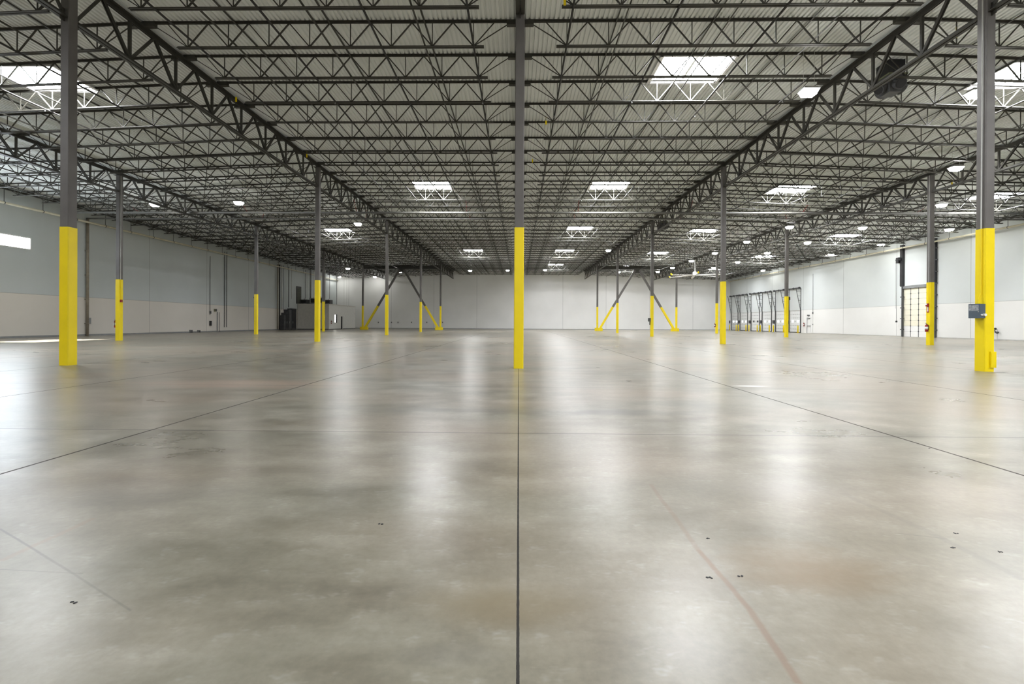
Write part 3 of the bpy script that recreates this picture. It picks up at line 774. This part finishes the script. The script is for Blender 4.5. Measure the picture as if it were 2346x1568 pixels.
# ------------------------------------------------------------------ high-bay lamps
def lamp_at(px, py, zrel=.675, group='high-bay lamps'):
    p = on_z(px, py, H+zrel*S); return p
LAMPS = [(355,467,'left-hand lamp of the pair hung by the outer left girder'), (547,463,'right-hand lamp of the pair hung by the outer left girder'),
 (820,512,'lone lamp beyond the second-row inner left column'), (797,615,'brightest lamp above the office block'), (785.5,636,'lamp nearest the far left corner, above the office side wall'), (861.5,635,'lamp by the far wall left of the left brace'),
 (917,622,'lamp at the apex of the left brace'), (1077,620,'small lamp near the far wall left of centre'), (1163,619,'small lamp near the far wall just left of the central column'),
 (1853,207,'large near lamp in front of the inner right girder'), (2237,211,'large near lamp behind the near right column, left of the corner skylight'), (2190,383,'lamp by the outer right girder near the right column'),
 (2157,468,'lamp right of the outer right second-row column'), (2175,525,'lamp low beside the near right column'), (1809,519,'lamp at the head of the third-row outer right column'),
 (1976,521,'lamp midway between the two outer right columns'), (2018,560,'lamp nearest the right wall above the cream pipe'), (1711,553,'lamp right of the second-row inner right column'),
 (1850,555,'lamp left of the third skylight along the right wall'), (1904,582,'lamp over the long blank right wall'), (1758,579,'lamp above the fourth skylight of the right wall bay'),
 (1638,579,'lamp at the head of the fourth-row outer right column'), (1584,597,'lamp directly above the ceiling fan'), (1690,600,'lamp just right of the inner right second-row column, over the dock doors'), (1748,619,'lamp over the dock doors by the cream pipe'),
 (1394,573,'lamp left of the inner right girder, far down the hall'), (1541,613,'lamp left of and above the ceiling fan'), (1507,622,'lamp beside the right brace apex'), (1417,623,'lamp touching the far skylight inside the right brace'),
 (1249,618,'lamp touching the far skylight right of the central column'), (1635,613,'lamp behind the ceiling fan right blades'), (2560,330,'lamp out past the right edge of the frame')]
LENS = MB(); LENS.v = [(-.20,-.13,-.20),(-.20,.13,-.20),(.20,.13,-.20),(.20,-.13,-.20),(-.27,-.19,-.02),(-.27,.19,-.02),(.27,.19,-.02),(.27,-.19,-.02)]; LENS.f = [(0,1,2,3),(0,4,5,1),(1,5,6,2),(2,6,7,3),(3,7,4,0)]; LENS = LENS.mesh('lens'); LENS.materials.append(M['lamp'])
for i, (px, py, lab) in enumerate(LAMPS):
    p = lamp_at(px, py); x, y = p.x, p.y
    x = min(max(x, XL+1.2), XR-1.2); y = min(y, YF-2.4)
    t = thing('high_bay_light', 'lit '+lab, 'lamp', (x, y, p.z), 0, 'high-bay lamps')
    obj('lens', LENS, None, t)
    obj('housing', MB().hexa([(-.3,-.21,-.018),(.3,-.21,-.018),(.3,.21,-.018),(-.3,.21,-.018),(-.22,-.12,.1),(.22,-.12,.1),(.22,.12,.1),(-.22,.12,.1)]), M['lamphouse'], t)
    hr = MB(); [hr.cyl((s*.2, 0, .1), (s*.2, 0, R(x)-p.z), .006, 5) for s in (-1, 1)]
    obj('suspension_wire', hr, M['galv'], t)
# lit lamps added out of view behind the camera to light the near end
for x, y in ((8, 4), (20, 3), (30, 6), (20, -9)):
    t = thing('high_bay_light', 'added unseen high-bay lamp behind the camera, lighting the near end', 'lamp', (x, y, H+.675*S), 0, 'added fill lamps behind the camera')
    obj('lens', LENS, None, t)
    obj('housing', MB().box(-.3, .3, -.21, .21, 0, .08), M['lamphouse'], t)

# ------------------------------------------------------------------ ceiling fan
p = on_y(1592, 631, 61.4)
t = thing('ceiling_fan', 'large pale industrial ceiling fan with yellow blade tips beside the second-row column', 'ceiling fan', (p.x, p.y, p.z), .25)
obj('downrod', MB().cyl((0, 0, .5), (0, 0, R(p.x)-.6-p.z), .06, 10), M['galv'], t)
obj('motor_housing', MB().lathe((0,0,0), [(.18, .05), (.30, .12), (.30, .42), (.14, .56)], 16), M['label'], t, smooth=True)
obj('hub', MB().lathe((0,0,0), [(.30, -.06), (.36, 0), (.36, .05), (.2, .09)], 16), M['galv'], t, smooth=True)
for k in range(6):
    a = k*math.pi/3
    bl_ = MB(); ca, sa = math.cos(a), math.sin(a)
    def P(r, s, z): return (ca*r-sa*s, sa*r+ca*s, z)
    r0, r1 = .3, 3.7
    bl_.hexa([P(r0,-.12,-.04), P(r1,-.11,-.15), P(r1,.11,-.09), P(r0,.14,.02), P(r0,-.12,.03), P(r1,-.11,-.09), P(r1,.11,-.03), P(r0,.14,.09)])
    bo = obj('blade', bl_, M['white'], t)
    obj('winglet', MB().hexa([P(r1,-.09,-.16), P(r1+.18,-.06,.02), P(r1+.18,.06,.02), P(r1,.09,-.12), P(r1-.1,-.08,.02), P(r1+.16,-.05,.16), P(r1+.16,.05,.16), P(r1-.1,.08,.02)]), M['yellow'], bo)
    if k % 3 == 0:
        obj('guy_wire', MB().cyl(P(.2, 0, .4), P(2.2, 0, 1.5), .008, 5), M['grey'], t)

# ------------------------------------------------------------------ air diffusers hung under the roof beside the inner right girder
for (px, py), sc, lab in (((2040, 190), 1.0, 'near dark grey box diffuser with round nozzles hung behind the inner right girder'), ((1520, 515), 1., 'far dark box diffuser hung behind the inner right girder')):
    p = on_x(px, py, 1.115*S); x, y, z = p.x, p.y, p.z; top = R(x)-z
    t = thing('air_diffuser', lab, 'air diffuser', (x, y, z), 0, 'air diffusers')
    obj('duct_drop', MB().box(-.30, .30, -.30, .30, .2, top), M['black'], t)
    obj('collar_flange', MB().box(-.36, .36, -.36, .36, .14, .2), M['olive'], t)
    obj('plenum_box', MB().hexa([(-.22,-.22,-.45),(.22,-.22,-.45),(.22,.22,-.45),(-.22,.22,-.45),(-.34,-.34,.14),(.34,-.34,.14),(.34,.34,.14),(-.34,.34,.14)]), M['dark'], t)
    for s, (dx, dy) in enumerate(((1,0),(-1,0),(0,-1),(0,1))):
        nz = MB().cyl((dx*.22, dy*.22, -.13), (dx*.46, dy*.46, -.26), .19, 14, .21)
        n_ = obj('nozzle', nz, M['dark'], t); obj('throat', MB().cyl((dx*.45, dy*.45, -.255), (dx*.475, dy*.475, -.268), .18, 14), M['black'], n_)

# ------------------------------------------------------------------ things fixed to columns
# slate-blue disconnect on the near right column
x = S - CW/2 - .006; y = ROWS[0]
z1 = on_x(2243, 697, x-.1).z; z0 = on_x(2243, 729, x-.1).z
t = thing('disconnect_box', 'slate-blue electrical disconnect box on the near right yellow column', 'electrical box', (x, y-.02, z0))
hz = z1-z0
obj('enclosure', MB().box(-.15, 0, -.135, .135, 0, hz), M['bluebox'], t)
obj('lid', MB().box(-.165, -.15, -.145, .145, -.005, hz+.005), M['bluebox'], t)
obj('rating_label', MB().box(-.167, -.165, -.12, .13, hz*.52, hz*.95), M['boxlabel'], t)
obj('latch', MB().box(-.175, -.165, -.128, -.11, hz*.42, hz*.48), M['galv'], t)
obj('socket', MB().cyl((-.05, -.135, .085), (-.05, -.19, .085), .034, 12).cyl((-.11, -.135, .085), (-.11, -.155, .085), .022, 10), M['label'], t)
t = thing('column_conduit', 'conduit running up the near right column from the slate-blue box', 'conduit', (x-.02, y-.05, z1))
obj('painted_lower_run', MB().tube([(-.04, .02, 0), (-.04, .02, .12), (0, 0, .28), (0, 0, HY-z1)], .014, 8), M['yellow'], t)
obj('bare_upper_run', MB().cyl((0, 0, HY-z1), (0, 0, coltop(S)-z1), .014, 8), M['galv'], t)
t = thing('access_box', 'small yellow box low on the front of the near right column', 'box', (S, y-CW/2-.004, 0))
za_, zb3 = on_y(2270, 843, y-.15).z, on_y(2270, 806, y-.15).z
obj('case', MB().box(-.0, .15, -.03, 0, za_, zb3), M['yellow'], t); obj('cover', MB().box(.012, .138, -.036, -.03, za_+.02, zb3-.02), M['yellow'], t)

def extinguisher(x, y, z, lab, face=-1):
    t = thing('fire_extinguisher', lab, 'fire extinguisher', (x, y, z), 0, 'fire extinguishers')
    b = obj('cylinder', MB().lathe((0,0,0), [(.06, 0), (.078, .02), (.078, .36), (.06, .42), (.025, .45)], 16), M['red'], t, smooth=True)
    obj('label', MB().lathe((0,0,0), [(.0795, .15), (.0795, .31)], 16), M['label'], b, smooth=True)
    obj('valve', MB().cyl((0,0,.45), (0,0,.50), .022, 8).box(-.08, .02, -.012, .012, .49, .505).box(-.09, .02, -.012, .012, .525, .54), M['black'], t)
    obj('hose', MB().tube([(.0, -.02, .47), (.0, -.09, .45), (.02, -.10, .30), (.02, -.09, .10)], .012, 6), M['black'], t)
    obj('wall_bracket', MB().box(.078, .10, -.04, .04, .1, .4), M['dark'], t)
def zc(px, py, y): return on_y(px, py, y).z
e = zc(2125, 760.5, ROWS[1])
extinguisher(2*S-CW/2-.10, ROWS[1]-.02, e, 'red fire extinguisher with white label on the outer right second-row column')
extinguisher(-2*S-CW/2-.10, ROWS[1], zc(264, 751, ROWS[1]), 'red fire extinguisher on the outer left second-row column')
extinguisher(2*S-CW/2-.10, ROWS[3], zc(1637, 750, ROWS[3]), 'red fire extinguisher on the outer right fourth-row column')
extinguisher(XR-.12, wy(1843.5), .95, 'red fire extinguisher on the right wall left of the personnel door')
extinguisher(XO+.12, YO0+at_y(757.7), .95, 'dark red fire extinguisher on the office side wall')
x = 2*S-CW/2-.004
t = thing('alarm_horn', 'small red alarm horn above the extinguisher on the outer right column', 'alarm', (x, ROWS[1], zc(2126, 699, ROWS[1])))
obj('case', MB().box(-.09, 0, -.07, .07, -.09, .09), M['red'], t); obj('strobe', MB().box(-.11, -.09, -.03, .05, .0, .08), M['label'], t)
t = thing('extinguisher_sign', 'narrow red and white sign on the outer right second-row column', 'sign', (x, ROWS[1]+.0, zc(2127, 709, ROWS[1])))
obj('plate', MB().box(-.012, 0, -.07, .07, -.2, .2), M['red'], t); obj('white_arrow_field', MB().box(-.014, -.012, -.035, .035, -.14, .15), M['mark'], t)
t = thing('column_conduit', 'thin conduit up the left side of the outer right second-row column', 'conduit', (x-.014, ROWS[1]-.06, zc(2126, 699, ROWS[1])+.1))
obj('painted_lower_run', MB().cyl((0,0,0), (0,0,HY-t.location.z), .013, 8), M['yellow'], t); obj('bare_upper_run', MB().cyl((0,0,HY-t.location.z), (0,0,coltop(2*S)-t.location.z), .013, 8), M['galv'], t)
# outer left second-row column: pale conduit and pull station
x = -2*S+CW/2+.004; zz_ = zc(280.5, 690, ROWS[1])
t = thing('pull_station', 'small dark red pull station on the outer left second-row column', 'alarm', (x, ROWS[1]-.04, zz_)); obj('case', MB().box(0, .07, -.06, .06, -.08, .08), M['red'], t)
t = thing('column_conduit', 'pale conduit down the right side of the outer left second-row column', 'conduit', (x+.014, ROWS[1]-.07, zz_+.08))
obj('painted_lower_run', MB().cyl((0,0,0), (0,0,HY-zz_-.08), .013, 8), M['yellow'], t); obj('bare_upper_run', MB().cyl((0,0,HY-zz_-.08), (0,0,coltop(-2*S)-zz_-.08), .015, 8), M['galv'], t)
# third row items
t = thing('control_box', 'small grey control box on the left of the inner right third-row column', 'electrical box', (S-CW/2-.004, ROWS[2], zc(1487, 733, ROWS[2])))
obj('case', MB().box(-.2, 0, -.12, .12, -.17, .17), M['dark'], t); obj('cord', MB().cyl((-.06, 0, -.17), (-.06, 0, -.5), .03, 6), M['black'], t)
t = thing('cable_reel', 'long dark cable hung on the right of the outer right third-row column', 'cable', (2*S+CW/2+.03, ROWS[2]-.1, 0))
za_ = zc(1806, 740, ROWS[2]); obj('cable', MB().tube([(0,0,za_), (.01,0,2.4), (0,0,zc(1806, 688, ROWS[2]))], .03, 6), M['black'], t); obj('plug', MB().cyl((0,0,za_-.15), (0,0,za_+.2), .07, 8), M['dark'], t); obj('hook', MB().box(-.03, .1, -.05, .05, zc(1806,688,ROWS[2]), zc(1806,688,ROWS[2])+.3), M['black'], t)
t = thing('cable_drop', 'dark cable strip on the left of the outer left third-row column', 'cable', (-2*S-CW/2-.02, ROWS[2]-.06, 0))
obj('cable', MB().cyl((0,0,zc(582, 738, ROWS[2])), (0,0,zc(582, 684, ROWS[2])), .025, 6), M['black'], t); obj('hook', MB().box(-.05, .02, -.03, .03, zc(582,684,ROWS[2]), zc(582,684,ROWS[2])+.15), M['black'], t)

# far wall fixtures low on the left part
for i, px in enumerate((867, 897, 912, 943, 978, 1014)):
    p = on_y(px, 739, YF)
    t = thing('wall_outlet', 'tiny grey outlet on the far wall behind the left brace, %s from the left' % nth(i+1), 'outlet', (p.x, YF, p.z), 0, 'outlets on the far wall')
    obj('case', MB().box(-.09, .09, -.08, 0, -.14, .14), M['grey'], t); obj('cover', MB().box(-.06, .06, -.09, -.08, -.09, .09), M['dark'], t)
pa, pb = on_y(850, 736, YF), on_y(1018, 736, YF)
tag(obj('wall_raceway', MB().box(pa.x, pb.x, -.04, 0, -.02, .02), M['office'], loc=(0, YF, pa.z)), 'thin horizontal raceway low on the far wall behind the left brace', 'raceway')
# base dark sealant strips
struct('baseboard_left', MB().box(XL, XL+.03, YB, YF, 0, .14), M['grey'])
struct('baseboard_far', MB().box(XL, XR, YF-.03, YF, 0, .10), M['grey'])
struct('baseboard_right', MB().box(XR-.015, XR, YB, DRIVE[0]-.2, 0, .07).box(XR-.015, XR, DRIVE[1]+.1, MAN[0]-.1, 0, .07), M['galv'])
# roof edge angles where joists bear on side walls
struct('trim_1', MB().box(XL, XL+.14, YB, YF, R(XL)-.24, R(XL)-.16), M['girder'])
struct('trim_2', MB().box(XR-.14, XR, YB, YF, R(XR)-.24, R(XR)-.16), M['girder'])
# small yellow tags hung from the steel
for px, py, X_ in ((541, 228, -S-.2), (703, 357, -S-.2), (1294, 5, .12*S), (1251, 281, .12*S), (1220, 369, .12*S), (2190, 80, S+.2), (2181, 420, 2*S+.2)):
    p = on_z(px, py, (H+.68*S) if px in (541, 703, 2190, 2181) else (H+.70*S))
    wh = {541: 'by the inner left girder, nearer one', 703: 'by the inner left girder, farther one', 1294: 'at the top edge of the photo right of the central column', 1251: 'in the middle of three right of the central column',
          1220: 'lowest of three right of the central column', 2190: 'by the inner right girder near the top right', 2181: 'by the outer right girder'}[px]
    t = thing('inspection_tag', 'small yellow tag, '+wh, 'tag', (p.x, p.y, p.z), 0, 'yellow tags in the roof steel')
    obj('card', MB().box(-.035, .035, -.004, .004, -.09, .09), M['yellow'], t); obj('string', MB().cyl((0,0,.09), (0,0,.25), .003, 5), M['yellow'], t)

# ------------------------------------------------------------------ world and render look
w = bpy.data.worlds.new('daylight'); scene.world = w; w.use_nodes = True; nt = w.node_tree
bg = nt.nodes['Background']
bg.inputs['Color'].default_value = (.6, .78, 1, 1); bg.inputs['Strength'].default_value = 0.
sd = Vector((2.7, 10.0, -10.3)).normalized(); hp = Vector((OPEN[0], (OPEN[1]+OPEN[2])/2, R(OPEN[0])))
sl = bpy.data.lights.new('sunlight', 'SPOT'); sl.energy = SUNE; sl.color = (1, .97, .92); sl.spot_size = math.radians(3.4); sl.spot_blend = .05; sl.shadow_soft_size = .5
so = bpy.data.objects.new('sunlight', sl); COL.objects.link(so); so.location = hp-sd*110; so.rotation_euler = sd.to_track_quat('-Z', 'Y').to_euler()
vs = scene.view_settings; vs.view_transform = 'Standard'; vs.look = 'None'; vs.gamma = 1; vs.use_curve_mapping = False
vs.exposure = 1.68
cy = scene.cycles
cy.use_denoising = True; cy.denoiser = 'OPENIMAGEDENOISE'
cy.max_bounces = 4; cy.diffuse_bounces = 4; cy.glossy_bounces = 3; cy.transmission_bounces = 2; cy.transparent_max_bounces = 6
cy.caustics_reflective = False; cy.caustics_refractive = False
cy.sample_clamp_indirect = 4.
cy.debug_use_spatial_splits = True
cy.use_light_tree = True
cy.use_adaptive_sampling = True; cy.adaptive_threshold = .11; cy.adaptive_min_samples = 16
